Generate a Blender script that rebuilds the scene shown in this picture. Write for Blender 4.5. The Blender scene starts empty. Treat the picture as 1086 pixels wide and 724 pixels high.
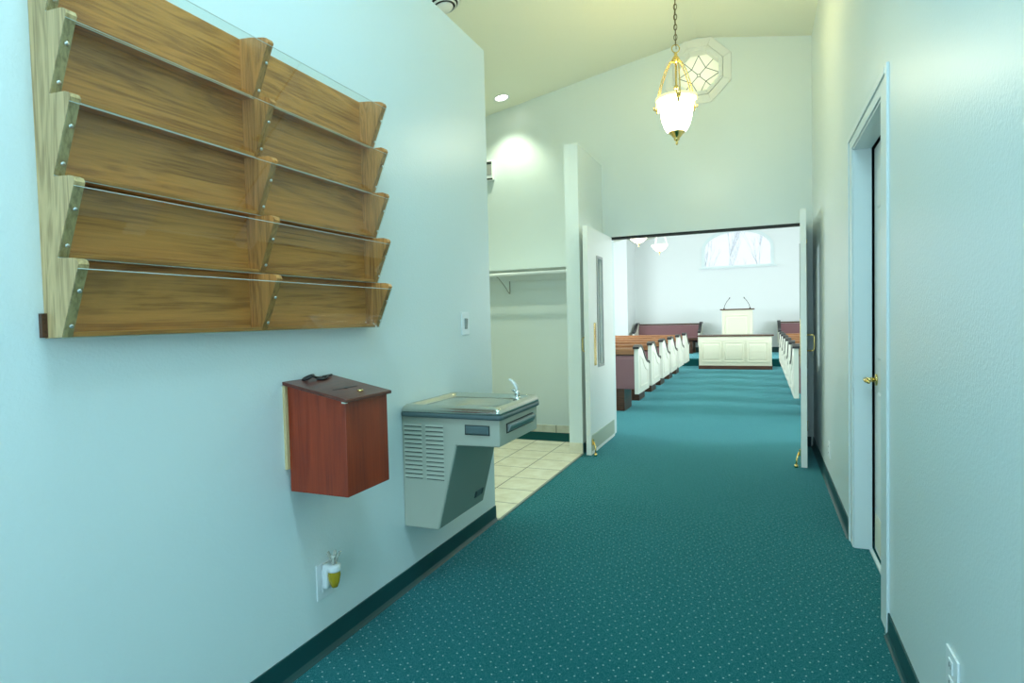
import bpy, bmesh, math, random
from mathutils import Vector, Matrix
random.seed(7)
sc = bpy.context.scene
COL = sc.collection
PI = math.pi

# ------------------------------------------------------------------ camera
cam = bpy.data.cameras.new('camera')
cam.sensor_width = 36.0
cam.lens = 36.0 * 631.954 / 1086.0
cam.clip_start = 0.02
cam_ob = bpy.data.objects.new('camera', cam)
COL.objects.link(cam_ob)
R_ = Vector((0.9228144364515671, 0.3845075190581156, -0.02382191563139231))
U_ = Vector((0.007724385566845819, 0.043355796890837746, 0.9990298337605213))
F_ = Vector((-0.3851673009799651, 0.9221031627012962, -0.037039270944170845))
m = Matrix((R_, U_, -F_)).transposed().to_4x4()
m.translation = Vector((0, 0, 1.27))
cam_ob.matrix_world = m
sc.camera = cam_ob

# ------------------------------------------------------------------ view, world, daylight
sc.view_settings.view_transform = 'Standard'
sc.view_settings.look = 'None'
sc.view_settings.gamma = 1.0
sc.view_settings.use_curve_mapping = False
sc.view_settings.exposure = 0.0

w = bpy.data.worlds.new('sky')
sc.world = w
w.use_nodes = True
bg = w.node_tree.nodes['Background']
bg.inputs['Color'].default_value = (0.86, 0.95, 1.0, 1)
bg.inputs['Strength'].default_value = 1.3

def area(name, loc, direction, sx, sy, power, color):
    l = bpy.data.lights.new(name, 'AREA')
    l.shape = 'RECTANGLE'
    l.size, l.size_y = sx, sy
    l.energy = power
    l.color = color
    o = bpy.data.objects.new(name, l)
    o.location = loc
    o.rotation_euler = Vector(direction).to_track_quat('-Z', 'Z').to_euler()
    COL.objects.link(o)
    return o

COOL = (0.48, 0.80, 1.0)
NEUT = (0.80, 0.93, 1.0)
# assumed daylight from an unseen entrance behind the camera, given by a lamp
area('assumed_entrance_light', (-0.55, -2.05, 1.3), (0, 1, 0), 1.7, 2.2, 50, COOL)
# assumed overhead lamp above the camera, unseen, no fixture built
area('assumed_overhead_light', (-0.55, 0.9, 3.85), (0, 0.05, -1), 1.3, 0.5, 54, (0.47, 0.82, 1.0))
# fill lamp added to brighten the left of the foyer, no opening behind it
area('side_fill', (-4.1, 1.5, 2.4), (1, 0, 0.1), 4.0, 1.2, 28, (0.84, 1.0, 0.80))
# assumed sanctuary daylight, lamps at unseen windows in both long walls
for k, yy in enumerate((8.4, 10.7, 13.0)):
    area('assumed_side_window_light', (-5.5, yy, 1.75), (1, 0, 0), 1.2, 2.1, 140, NEUT)
    area('assumed_side_window_light', (4.4, yy, 1.75), (-1, 0, 0), 1.2, 2.1, 140, NEUT)

# ------------------------------------------------------------------ helpers
class MB:
    """collects shapes, then becomes ONE mesh object"""
    def __init__(s):
        s.v, s.f, s.sm = [], [], []
    def add(s, vs, fs, smooth=False):
        n = len(s.v)
        s.v += [tuple(v) for v in vs]
        s.f += [tuple(i + n for i in f) for f in fs]
        s.sm += [smooth] * len(fs)
        return s
    def box(s, x0, x1, y0, y1, z0, z1):
        vs = [(x0,y0,z0),(x1,y0,z0),(x1,y1,z0),(x0,y1,z0),(x0,y0,z1),(x1,y0,z1),(x1,y1,z1),(x0,y1,z1)]
        return s.add(vs, [(0,3,2,1),(4,5,6,7),(0,1,5,4),(1,2,6,5),(2,3,7,6),(3,0,4,7)])
    def prism(s, poly, axis, a, b, smooth=False):
        """poly of 2-D points; axis 'x': (y,z), 'y': (x,z), 'z': (x,y)"""
        def P(p, t):
            return {'x': (t, p[0], p[1]), 'y': (p[0], t, p[1]), 'z': (p[0], p[1], t)}[axis]
        n = len(poly)
        ar = sum(poly[i][0]*poly[(i+1)%n][1] - poly[(i+1)%n][0]*poly[i][1] for i in range(n))
        if ar < 0: poly = poly[::-1]
        if axis == 'y': poly = poly[::-1]
        vs = [P(p, a) for p in poly] + [P(p, b) for p in poly]
        s.add(vs, [tuple(range(n))[::-1], tuple(range(n, 2*n))])
        k = len(s.v) - 2*n
        for i in range(n):
            j = (i+1) % n
            s.f.append((k+i, k+j, k+n+j, k+n+i)); s.sm.append(smooth)
        return s
    def lathe(s, prof, c, seg=32, smooth=True):
        cx, cy, cz = c
        n = len(prof)
        vs = [(cx + r*math.cos(2*PI*k/seg), cy + r*math.sin(2*PI*k/seg), cz + z) for k in range(seg) for r, z in prof]
        fs = []
        for k in range(seg):
            k2 = (k+1) % seg
            for i in range(n-1):
                fs.append((k*n+i, k2*n+i, k2*n+i+1, k*n+i+1))
        return s.add(vs, fs, smooth)
    def tube(s, pts, r, seg=8, smooth=True, closed=False):
        pts = [Vector(p) for p in pts]
        n = len(pts)
        rs = r if isinstance(r, (list, tuple)) else [r]*n
        up = None
        vs = []
        for i, p in enumerate(pts):
            if closed:
                t = pts[(i+1) % n] - pts[i-1]
            else:
                t = pts[min(i+1, n-1)] - pts[max(i-1, 0)]
            t.normalize()
            if up is None:
                up = Vector((0,0,1)) if abs(t.z) < 0.9 else Vector((1,0,0))
            a = t.cross(up).normalized()
            up = a.cross(t).normalized()
            for k in range(seg):
                q = 2*PI*k/seg
                vs.append(p + (a*math.cos(q) + up*math.sin(q))*rs[i])
        fs = []
        for i in range(n if closed else n-1):
            j = (i+1) % n
            for k in range(seg):
                l = (k+1) % seg
                fs.append((i*seg+k, i*seg+l, j*seg+l, j*seg+k))
        if not closed:
            fs.append(tuple(range(seg))[::-1])
            fs.append(tuple(range((n-1)*seg, n*seg)))
        return s.add(vs, fs, smooth)
    def cyl(s, p0, p1, r, seg=16):
        return s.tube([p0, p1], r, seg)
    def ball(s, c, r, seg=12, sz=1.0):
        prof = [(max(1e-4, r*math.sin(PI*i/8)), -r*sz*math.cos(PI*i/8)) for i in range(9)]
        return s.lathe(prof, c, seg)
    def loft(s, loops, cap0=True, cap1=True, smooth=True):
        n = len(loops[0])
        vs = [p for l in loops for p in l]
        fs = []
        for i in range(len(loops)-1):
            for k in range(n):
                l = (k+1) % n
                fs.append((i*n+k, i*n+l, (i+1)*n+l, (i+1)*n+k))
        if cap0: fs.append(tuple(range(n))[::-1])
        if cap1: fs.append(tuple(range((len(loops)-1)*n, len(loops)*n)))
        return s.add(vs, fs, smooth)
    def build(s, name, mat, parent=None, bevel=0, seg=2, loc=None, fix=True):
        me = bpy.data.meshes.new(name)
        off = Vector((0,0,0))
        if parent is not None: off = origin_of(parent)
        if loc is not None: off = Vector(loc)
        me.from_pydata([Vector(v) - off for v in s.v], [], s.f)
        for p, q in zip(me.polygons, s.sm): p.use_smooth = q
        if fix:
            bm = bmesh.new(); bm.from_mesh(me)
            bmesh.ops.recalc_face_normals(bm, faces=bm.faces)
            bm.to_mesh(me); bm.free()
        me.materials.append(mat)
        o = bpy.data.objects.new(name, me)
        COL.objects.link(o)
        o['_o'] = tuple(off)
        if parent is not None: o.parent = parent
        if loc is not None: o.location = loc
        if bevel:
            b = o.modifiers.new('bevel', 'BEVEL')
            b.width = bevel; b.segments = seg; b.limit_method = 'ANGLE'; b.angle_limit = math.radians(35)
        return o

def origin_of(o):
    return Vector(o['_o']) if '_o' in o else Vector((0,0,0))

def tag(o, label, cat, group=None):
    o['label'] = label; o['category'] = cat
    if group: o['group'] = group
    return o

def thing(name, loc, label, cat, group=None):
    o = bpy.data.objects.new(name, None)
    o.empty_display_size = 0.1
    COL.objects.link(o)
    o.location = loc
    o['_o'] = tuple(loc)
    return tag(o, label, cat, group)

def struct(o):
    o['kind'] = 'structure'
    return o

def copy_tree(o, parent=None):
    c = o.copy(); COL.objects.link(c)
    c.parent = parent
    for ch in list(o.children): copy_tree(ch, c)
    return c

# ------------------------------------------------------------------ materials
def mat(name, color, rough=0.5, metal=0.0, spec=0.5, **kw):
    m = bpy.data.materials.new(name); m.use_nodes = True
    b = m.node_tree.nodes['Principled BSDF']
    b.inputs['Base Color'].default_value = (*color, 1)
    b.inputs['Roughness'].default_value = rough
    b.inputs['Metallic'].default_value = metal
    b.inputs['Specular IOR Level'].default_value = spec
    for k, v in kw.items(): b.inputs[k.replace('_', ' ')].default_value = v
    return m
def nodes(m):
    return m.node_tree.nodes, m.node_tree.links, m.node_tree.nodes['Principled BSDF']
def coords(m, scale=(1,1,1), kind='Object'):
    n, l, b = nodes(m)
    tc = n.new('ShaderNodeTexCoord'); mp = n.new('ShaderNodeMapping')
    mp.inputs['Scale'].default_value = scale
    l.new(tc.outputs[kind], mp.inputs['Vector'])
    return mp.outputs['Vector']
def noise(m, vec, scale, detail=3, rough=0.5, dist=0.0):
    n, l, b = nodes(m)
    t = n.new('ShaderNodeTexNoise')
    t.inputs['Scale'].default_value = scale; t.inputs['Detail'].default_value = detail
    t.inputs['Roughness'].default_value = rough; t.inputs['Distortion'].default_value = dist
    l.new(vec, t.inputs['Vector'])
    return t.outputs['Fac']
def ramp(m, fac, stops):
    n, l, b = nodes(m)
    r = n.new('ShaderNodeValToRGB')
    e = r.color_ramp.elements
    while len(e) < len(stops): e.new(0.5)
    for el, (p, c) in zip(e, stops): el.position = p; el.color = (*c, 1)
    l.new(fac, r.inputs['Fac'])
    return r.outputs['Color']
def bump(m, h, strength, dist=0.002):
    n, l, b = nodes(m)
    t = n.new('ShaderNodeBump')
    t.inputs['Strength'].default_value = strength; t.inputs['Distance'].default_value = dist
    l.new(h, t.inputs['Height']); l.new(t.outputs['Normal'], b.inputs['Normal'])
def paint(name, color, rough, bs=0.35, spec=0.5, scale=170):
    m = mat(name, color, rough, spec=spec)
    v = coords(m)
    bump(m, noise(m, v, scale, 2), bs, 0.0015)
    return m
def wood(name, dark, light, axis=1, rough=0.35, ring=14, spec=0.5):
    m = mat(name, light, rough, spec=spec)
    s = [ring, ring, ring]; s[axis] = ring*0.09
    v = coords(m, s)
    n, l, b = nodes(m)
    f1 = noise(m, v, 1.0, 4, 0.6, 1.2)
    s2 = [160, 160, 160]; s2[axis] = 5
    v2 = coords(m, s2)
    f2 = noise(m, v2, 1.0, 3, 0.6)
    mul = n.new('ShaderNodeMath'); mul.operation = 'MULTIPLY'; mul.inputs[1].default_value = 7.0
    l.new(f1, mul.inputs[0])
    fr = n.new('ShaderNodeMath'); fr.operation = 'PINGPONG'; fr.inputs[1].default_value = 0.5
    l.new(mul.outputs[0], fr.inputs[0])
    ad = n.new('ShaderNodeMath'); ad.operation = 'MULTIPLY_ADD'; ad.inputs[1].default_value = 0.9
    l.new(fr.outputs[0], ad.inputs[0])
    sub = n.new('ShaderNodeMath'); sub.operation = 'MULTIPLY_ADD'; sub.inputs[1].default_value = 1.1; sub.inputs[2].default_value = -0.3
    l.new(f2, sub.inputs[0]); l.new(sub.outputs[0], ad.inputs[2])
    c = ramp(m, ad.outputs[0], [(0.05, dark), (0.55, light), (0.9, tuple(min(1, q*1.18) for q in light))])
    l.new(c, b.inputs['Base Color'])
    bump(m, f2, 0.12, 0.001)
    return m

WALL = (0.745, 0.83, 0.81)
M = {}
M['wall'] = paint('painted_wall', WALL, 0.34, 0.6, scale=120)
M['ceil'] = paint('painted_ceiling', (0.85, 0.88, 0.74), 0.7, 0.5, scale=60)
M['sanct'] = paint('sanctuary_wall_paint', (0.84, 0.87, 0.86), 0.5, 0.1)
M['trim'] = paint('trim_paint', (0.78, 0.86, 0.86), 0.3, 0.05)
M['door'] = paint('door_paint', (0.82, 0.85, 0.81), 0.28, 0.05)
M['cove'] = mat('dark_green_rubber_base', (0.008, 0.06, 0.06), 0.35)
M['dark'] = mat('near_black', (0.012, 0.014, 0.013), 0.6)
M['oakside'] = wood('sunlit_oak', (0.30, 0.19, 0.07), (0.56, 0.40, 0.19), axis=2, ring=10)  # same oak, its lit side painted in as a paler tone
M['oak'] = wood('honey_oak', (0.30, 0.100, 0.020), (0.60, 0.245, 0.055), axis=1, ring=7, rough=0.3)
M['oakdiv'] = wood('honey_oak_upright', (0.30, 0.12, 0.03), (0.60, 0.27, 0.08), axis=2, ring=12, rough=0.3)
M['mahog'] = wood('red_mahogany', (0.20, 0.020, 0.006), (0.30, 0.036, 0.008), axis=2, ring=2.5, rough=0.3)
M['mahoglid'] = wood('dark_mahogany_lid', (0.07, 0.016, 0.010), (0.13, 0.032, 0.02), axis=1, ring=7, rough=0.3)
M['pine'] = mat('pale_pine', (0.62, 0.47, 0.24), 0.6)
M['fgrey'] = mat('warm_grey_enamel', (0.46, 0.48, 0.39), 0.4)
M['fslate'] = mat('slate_grey_band', (0.10, 0.15, 0.15), 0.35)
M['fdark'] = mat('dark_slot', (0.03, 0.04, 0.035), 0.6)
M['steel'] = mat('brushed_stainless', (0.62, 0.62, 0.55), 0.24, 1.0)
M['satin'] = mat('satin_metal', (0.46, 0.52, 0.42), 0.5, 0.5)
M['chrome'] = mat('chrome', (0.8, 0.82, 0.8), 0.1, 1.0)
M['brass'] = mat('polished_brass', (0.78, 0.58, 0.22), 0.2, 1.0)
M['white'] = mat('white_plastic', (0.84, 0.88, 0.88), 0.35)
M['grey'] = mat('grey_plastic', (0.33, 0.35, 0.33), 0.5)
M['black'] = mat('black_plastic', (0.012, 0.012, 0.013), 0.4)
M['silver'] = mat('satin_screw', (0.7, 0.72, 0.7), 0.3, 1.0)
M['mauve'] = mat('mauve_upholstery', (0.27, 0.135, 0.145), 0.85)
M['cream'] = paint('cream_paint', (0.80, 0.78, 0.60), 0.4, 0.03)
M['pewend'] = paint('ivory_paint', (0.84, 0.83, 0.72), 0.4, 0.03)
M['walnut'] = wood('dark_walnut', (0.03, 0.012, 0.006), (0.10, 0.04, 0.018), axis=0, ring=10)
M['cherry'] = wood('cherry_rail', (0.16, 0.055, 0.02), (0.34, 0.14, 0.05), axis=0, ring=8)
M['cap'] = mat('black_stained_cap', (0.018, 0.016, 0.018), 0.35)
M['bark'] = mat('pale_bark', (0.64, 0.69, 0.72), 0.9)
M['lead'] = mat('lead_came', (0.05, 0.05, 0.05), 0.5)
M['chain'] = mat('aged_brass_chain', (0.20, 0.17, 0.09), 0.35, 1.0)
M['amber'] = mat('amber_oil', (0.62, 0.46, 0.03), 0.1, 0, 0.5, Transmission_Weight=0.35)
M['clear'] = mat('clear_plastic', (0.85, 0.88, 0.78), 0.15, 0, 0.5, Transmission_Weight=0.35)
M['snow'] = mat('snowy_ground', (0.7, 0.74, 0.78), 0.9)

def emissive(name, color, strength):
    m = mat(name, color, 0.4)
    b = m.node_tree.nodes['Principled BSDF']
    b.inputs['Emission Color'].default_value = (*color, 1)
    b.inputs['Emission Strength'].default_value = strength
    return m
M['shade'] = emissive('lit_frosted_glass', (1.0, 0.94, 0.66), 22.0)
M['rim'] = emissive('lit_glass_rim', (1.0, 0.88, 0.42), 0.9)
M['bowl'] = emissive('lit_alabaster_bowl', (1.0, 0.92, 0.72), 4.0)
M['lamp'] = emissive('lit_downlight', (1.0, 0.97, 0.86), 8.0)

def sheet(name, tint, rough=0.02, haze=0.0, hazecolor=(0.9, 0.94, 0.95)):
    """thin clear sheet: transparent with a Fresnel gloss"""
    m = bpy.data.materials.new(name); m.use_nodes = True
    n, l = m.node_tree.nodes, m.node_tree.links
    n.remove(n['Principled BSDF'])
    out = n['Material Output']
    tr = n.new('ShaderNodeBsdfTransparent'); tr.inputs['Color'].default_value = (*tint, 1)
    gl = n.new('ShaderNodeBsdfGlossy'); gl.inputs['Roughness'].default_value = rough
    fr = n.new('ShaderNodeFresnel')
    ge = n.new('ShaderNodeNewGeometry')
    io = n.new('ShaderNodeMapRange'); io.inputs['To Min'].default_value = 1.45; io.inputs['To Max'].default_value = 1/1.45
    l.new(ge.outputs['Backfacing'], io.inputs['Value']); l.new(io.outputs['Result'], fr.inputs['IOR'])
    mx = n.new('ShaderNodeMixShader')
    l.new(fr.outputs[0], mx.inputs[0]); l.new(tr.outputs[0], mx.inputs[1]); l.new(gl.outputs[0], mx.inputs[2])
    last = mx.outputs[0]
    if haze:
        df = n.new('ShaderNodeBsdfTranslucent'); df.inputs['Color'].default_value = (*hazecolor, 1)
        m2 = n.new('ShaderNodeMixShader'); m2.inputs[0].default_value = haze
        l.new(last, m2.inputs[1]); l.new(df.outputs[0], m2.inputs[2]); last = m2.outputs[0]
    l.new(last, out.inputs['Surface'])
    return m
M['acrylic'] = sheet('clear_acrylic', (0.95, 0.97, 0.95))
M['edge'] = mat('polished_acrylic_edge', (0.62, 0.66, 0.58), 0.25)
M['pane'] = sheet('window_glass', (0.97, 0.99, 1.0), haze=0.1)
M['frost'] = sheet('frosted_leaded_glass', (0.95, 0.93, 0.80), 0.3, haze=0.9, hazecolor=(0.97, 0.93, 0.76))

# carpet: teal with a scatter of pale flecks
def carpet():
    m = mat('teal_carpet', (0.01, 0.15, 0.155), 0.9, spec=0.08)
    n, l, b = nodes(m)
    v = coords(m)
    f = noise(m, v, 420, 3, 0.7)
    f2 = noise(m, v, 1.3, 2)
    base = ramp(m, f, [(0.3, (0.001, 0.066, 0.068)), (0.7, (0.006, 0.145, 0.145))])
    vo = n.new('ShaderNodeTexVoronoi'); vo.voronoi_dimensions = '2D'; vo.inputs['Scale'].default_value = 24.0; vo.inputs['Randomness'].default_value = 0.45
    rot = coords(m); mp = rot.node; mp.inputs['Rotation'].default_value = (0, 0, 0.62)
    sep = n.new('ShaderNodeVectorMath'); sep.operation = 'MULTIPLY'; sep.inputs[1].default_value = (1, 1, 0)
    l.new(rot, sep.inputs[0]); l.new(sep.outputs[0], vo.inputs['Vector'])
    lt = n.new('ShaderNodeMath'); lt.operation = 'LESS_THAN'; lt.inputs[1].default_value = 0.075
    l.new(vo.outputs['Distance'], lt.inputs[0])
    vo2 = n.new('ShaderNodeTexVoronoi'); vo2.voronoi_dimensions = '2D'; vo2.inputs['Scale'].default_value = 60.0
    l.new(sep.outputs[0], vo2.inputs['Vector'])
    lt2 = n.new('ShaderNodeMath'); lt2.operation = 'LESS_THAN'; lt2.inputs[1].default_value = 0.14
    l.new(vo2.outputs['Distance'], lt2.inputs[0])
    m1 = n.new('ShaderNodeMath'); m1.operation = 'MULTIPLY'; m1.inputs[1].default_value = 0.22
    l.new(lt2.outputs[0], m1.inputs[0])
    mx0 = n.new('ShaderNodeMix'); mx0.data_type = 'RGBA'
    l.new(m1.outputs[0], mx0.inputs['Factor']); l.new(base, mx0.inputs['A']); mx0.inputs['B'].default_value = (0.16, 0.45, 0.45, 1)
    mx = n.new('ShaderNodeMix'); mx.data_type = 'RGBA'
    l.new(lt.outputs[0], mx.inputs['Factor']); l.new(mx0.outputs['Result'], mx.inputs['A']); mx.inputs['B'].default_value = (0.38, 0.56, 0.52, 1)
    l.new(mx.outputs['Result'], b.inputs['Base Color'])
    b.inputs['Sheen Weight'].default_value = 1.0; b.inputs['Sheen Roughness'].default_value = 0.25
    b.inputs['Sheen Tint'].default_value = (0.34, 0.90, 1.0, 1)
    bump(m, f, 0.6, 0.004)
    return m
M['carpet'] = carpet()
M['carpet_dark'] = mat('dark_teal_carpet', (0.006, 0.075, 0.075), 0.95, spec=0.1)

def tile(name, ox, oy, axes='xy'):
    m = mat(name, (0.7, 0.66, 0.5), 0.35)
    n, l, b = nodes(m)
    v = coords(m)
    mp = v.node
    mp.inputs['Location'].default_value = (-ox, -oy, 0)
    if axes == 'xz':
        mp.inputs['Rotation'].default_value = (-PI/2, 0, 0); mp.inputs['Location'].default_value = (-ox, 0.1, 0)
    br = n.new('ShaderNodeTexBrick')
    br.offset = 0.0; br.squash = 1.0
    br.inputs['Scale'].default_value = 1.0
    br.inputs['Brick Width'].default_value = 0.316; br.inputs['Row Height'].default_value = 0.316
    br.inputs['Mortar Size'].default_value = 0.0045; br.inputs['Mortar Smooth'].default_value = 0.1
    l.new(v, br.inputs['Vector'])
    f = noise(m, coords(m), 9, 4, 0.6)
    c = ramp(m, f, [(0.3, (0.70, 0.65, 0.48)), (0.7, (0.86, 0.83, 0.68))])
    l.new(c, br.inputs['Color1']); l.new(c, br.inputs['Color2'])
    br.inputs['Mortar'].default_value = (0.17, 0.15, 0.10, 1)
    l.new(br.outputs['Color'], b.inputs['Base Color'])
    return m
M['tile'] = tile('cream_floor_tile', -1.537, 3.745)
M['tilebase'] = tile('cream_base_tile', -2.10, 0, 'xz')

# ------------------------------------------------------------------ building
A, B = -1.5626, 0.4543          # faces of the corridor walls
Y1, Y2 = 3.40, 6.25             # end of the left partition, dividing wall
RX, RZ, SL = -0.554, 4.0, 0.18  # ridge of the gable ceiling
def cz(x): return RZ - SL*abs(x - RX)
X0, X1, YN, YF = -5.6, 4.5, -2.0, 18.3

struct(MB().box(X0, X1, YN-.2, YF, -0.12, 0).build('floor', M['carpet']))
struct(MB().prism([(-4.2, YN), (A-.12, YN), (A-.12, Y1), (-1.545, Y1), (-1.545, 5.80), (-4.2, 5.80)], 'z', 0, 0.003).build('floor_tile', M['tile']))
struct(MB().box(-1.545, -1.529, Y1+.002, 5.34, 0, 0.007).build('trim_1', mat('grey_edge_strip', (0.28, 0.32, 0.28), 0.5)))
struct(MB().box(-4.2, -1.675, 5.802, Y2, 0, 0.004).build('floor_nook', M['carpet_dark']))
mb = MB()
mb.prism([(X0, cz(X0)), (RX, RZ), (RX, RZ+.15), (X0, cz(X0)+.15)], 'y', YN-.2, YF+.3)
mb.prism([(RX, RZ), (X1, cz(X1)), (X1, cz(X1)+.15), (RX, RZ+.15)], 'y', YN-.2, YF+.3)
struct(mb.build('ceiling', M['ceil']))
# left partition, free at the top
struct(MB().box(A-.12, A, YN, Y1, 0, 2.93).build('wall_left', M['wall']))
# right wall with its doorway
DY0, DY1, DZ = 2.80, 3.62, 2.125
mb = MB()
zt = cz(B)
mb.box(B, B+.085, YN, DY0, 0, zt).box(B, B+.085, DY1, Y2, 0, zt).box(B, B+.085, DY0, DY1, DZ, zt)
struct(mb.build('wall_right', M['wall']))
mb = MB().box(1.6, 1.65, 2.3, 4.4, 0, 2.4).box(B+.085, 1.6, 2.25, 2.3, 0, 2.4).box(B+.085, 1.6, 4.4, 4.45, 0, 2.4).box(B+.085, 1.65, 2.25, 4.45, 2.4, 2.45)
struct(mb.build('wall_closet', mat('dark_closet_shade', (0.10, 0.11, 0.10), 0.7)))  # gloom behind the ajar door painted into the dark closet walls
# dividing wall: gable with the wide doorway and the octagon hole
OX0, OX1, OZ = -1.47, 0.365, 2.11
OCX, OCZ = -0.553, 3.667
mb = MB()
ya, yb = Y2, Y2+.2
def gp(xa, xb, z0):
    pts = [(xa, z0), (xb, z0), (xb, cz(xb))]
    if xa < RX < xb: pts.append((RX, RZ))
    return pts + [(xa, cz(xa))]
hx0, hx1, hz0 = OCX-.44, OCX+.44, 3.2
mb.prism(gp(X0, OX0, 0), 'y', ya, yb)
mb.prism(gp(OX0, hx0, OZ), 'y', ya, yb)
mb.prism([(hx0, OZ), (hx1, OZ), (hx1, hz0), (hx0, hz0)], 'y', ya, yb)
mb.prism(gp(hx1, OX1, OZ), 'y', ya, yb)
mb.prism(gp(OX1, X1, 0), 'y', ya, yb)
hr = 0.225/math.cos(PI/8)
octo = [(OCX + hr*math.cos(PI/8+k*PI/4), OCZ + hr*math.sin(PI/8+k*PI/4)) for k in range(8)]
outer = [[(hx1, 3.75), (hx1, cz(hx1))], [(hx1, cz(hx1)), (RX, RZ), (hx0, cz(hx0))], [(hx0, cz(hx0)), (hx0, 3.75)], [(hx0, 3.75), (hx0, 3.56)],
         [(hx0, 3.56), (hx0, hz0)], [(hx0, hz0), (hx1, hz0)], [(hx1, hz0), (hx1, 3.56)], [(hx1, 3.56), (hx1, 3.75)]]
for k in range(8):
    mb.prism([octo[k]] + outer[k] + [octo[(k+1) % 8]], 'y', ya, yb)
struct(mb.build('wall_back', M['wall']))
# wing wall of the coat nook
struct(MB().box(-1.67, -1.54, 5.348, Y2, 0, 2.87).build('wall_wing', M['wall']))
struct(MB().box(-4.35, -4.2, YN, Y2, 0, cz(-4.2)).build('wall_foyer', M['wall']))
# entrance wall behind the camera, assumed opening in the middle for the added light
mb = MB()
mb.prism(gp(-4.35, -1.45, 0), 'y', YN-.15, YN).prism(gp(0.35, B+.2, 0), 'y', YN-.15, YN).prism(gp(-1.45, 0.35, 2.45), 'y', YN-.15, YN)
struct(mb.build('wall_entrance', M['wall']))
# sanctuary shell: assumed tall window openings, unseen, in the long walls
mb = MB()
for xa, xb in ((X0, X0+.05), (X1-.05, X1)):
    zt = cz(xa if xa > 0 else xb)
    ys = [Y2+.2]
    for yy in (8.4, 10.7, 13.0):
        mb.box(xa, xb, ys[-1], yy-.65, 0, zt); ys.append(yy+.65)
        mb.box(xa, xb, yy-.65, yy+.65, 0, 0.65); mb.box(xa, xb, yy-.65, yy+.65, 2.85, zt)
    mb.box(xa, xb, ys[-1], YF, 0, zt)
struct(mb.build('wall_sanctuary', M['sanct']))
# chancel wall with arched window opening
WX0, WX1, WZ0, WZ1, WZ2 = -1.50, 0.30, 2.62, 3.12, 3.63
YC = 18.1
def arch(x0, x1, z0, z1, z2, n=20):
    cx, a = (x0+x1)/2, (x1-x0)/2
    return [(x0, z0), (x1, z0)] + [(cx + a*math.cos(PI*i/n), z1 + (z2-z1)*math.sin(PI*i/n)) for i in range(n+1)]
mb = MB()
mb.prism(gp(X0, WX0, 0), 'y', YC, YC+.2); mb.prism(gp(WX1, X1, 0), 'y', YC, YC+.2)
mb.prism([(WX0, 0), (WX1, 0), (WX1, WZ0), (WX0, WZ0)], 'y', YC, YC+.2)
ap = arch(WX0, WX1, WZ0, WZ1, WZ2)[2:]
for p, q in zip(ap[:-1], ap[1:]):
    if q[0] < RX < p[0]: mb.prism([p, (p[0], cz(p[0])), (RX, RZ), (q[0], cz(q[0])), q], 'y', YC, YC+.2)
    else: mb.prism([p, (p[0], cz(p[0])), (q[0], cz(q[0])), q], 'y', YC, YC+.2)
struct(mb.build('wall_chancel', M['sanct']))
struct(MB().prism(gp(X0+.05, -3.52, 0), 'y', 17.0, 17.1).box(-3.52, -3.50, 17.0, YC, 0, cz(-3.5)).build('wall_flank', M['sanct']))
struct(MB().prism(gp(2.4, X1-.05, 0), 'y', 17.0, 17.1).build('wall_flank_right', M['sanct']))
struct(MB().box(X0+.05, X1-.05, 15.45, YC, 0, 0.185).build('floor_chancel', M['carpet'], bevel=0.01))
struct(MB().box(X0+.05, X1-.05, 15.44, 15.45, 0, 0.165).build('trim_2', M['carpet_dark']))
struct(MB().box(-3.5, 2.4, YC-.012, YC, 0.185, 0.33).build('baseboard_chancel', M['cove']))
struct(MB().box(-60, 60, YF+.4, 80, -0.6, -0.4).build('ground', M['snow']))

# cove bases of the corridor
def cove(x, s):
    return [(x, 0.001), (x, .0945), (x + s*.006, .0945), (x + s*.007, .02), (x + s*.013, .008), (x + s*.02, .001)]
struct(MB().prism(cove(A, 1), 'y', YN, Y1).build('baseboard_left', M['cove']))
struct(MB().prism(cove(B, -1), 'y', YN, DY0-.145).prism(cove(B, -1), 'y', DY1+.115, Y2).build('baseboard_right', M['cove']))
struct(MB().box(-1.54, -1.53, 5.36, Y2, 0.001, .0945).build('baseboard_wing', M['cove']))
struct(MB().box(OX1+.03, B-.02, Y2-.012, Y2, 0.001, .0945).build('baseboard_back', M['cove']))
struct(MB().box(-1.67, -1.54, 5.338, 5.348, 0.003, .10).build('trim_3', M['tilebase']))
struct(MB().box(-4.2, -1.67, Y2-.01, Y2, 0.004, .085).build('trim_4', M['tilebase']))
# near-black strip under the head of the wide doorway, and its frame
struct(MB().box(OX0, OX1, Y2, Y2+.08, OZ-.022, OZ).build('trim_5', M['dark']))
struct(MB().box(OX0-.03, OX1+.03, Y2-.012, Y2, OZ, OZ+.05).box(OX0-.03, OX0, Y2-.012, Y2, 0.003, OZ).box(OX1, OX1+.03, Y2-.012, Y2, 0.003, OZ).build('trim_6', M['wall']))
# casing of the right-hand doorway
mb = MB()
xc = B-.006
mb.box(xc, B, DY0-.145, DY0, 0.001, 2.205).box(xc, B, DY1, DY1+.115, 0.001, 2.205).box(xc, B, DY0, DY1, DZ, 2.205)
mb.box(xc-.004, xc, DY0-.145, DY0-.11, 0.001, 2.205).box(xc-.006, xc, DY1+.085, DY1+.115, 0.001, 2.205).box(xc-.006, xc, DY0-.11, DY1+.085, 2.175, 2.205)
mb.box(B, B+.085, DY1-.012, DY1, 0.001, DZ).box(B, B+.085, DY0, DY0+.012, 0.001, DZ).box(B, B+.085, DY0, DY1, DZ-.012, DZ)
struct(mb.build('trim_7', M['trim'], bevel=0.003))

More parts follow.
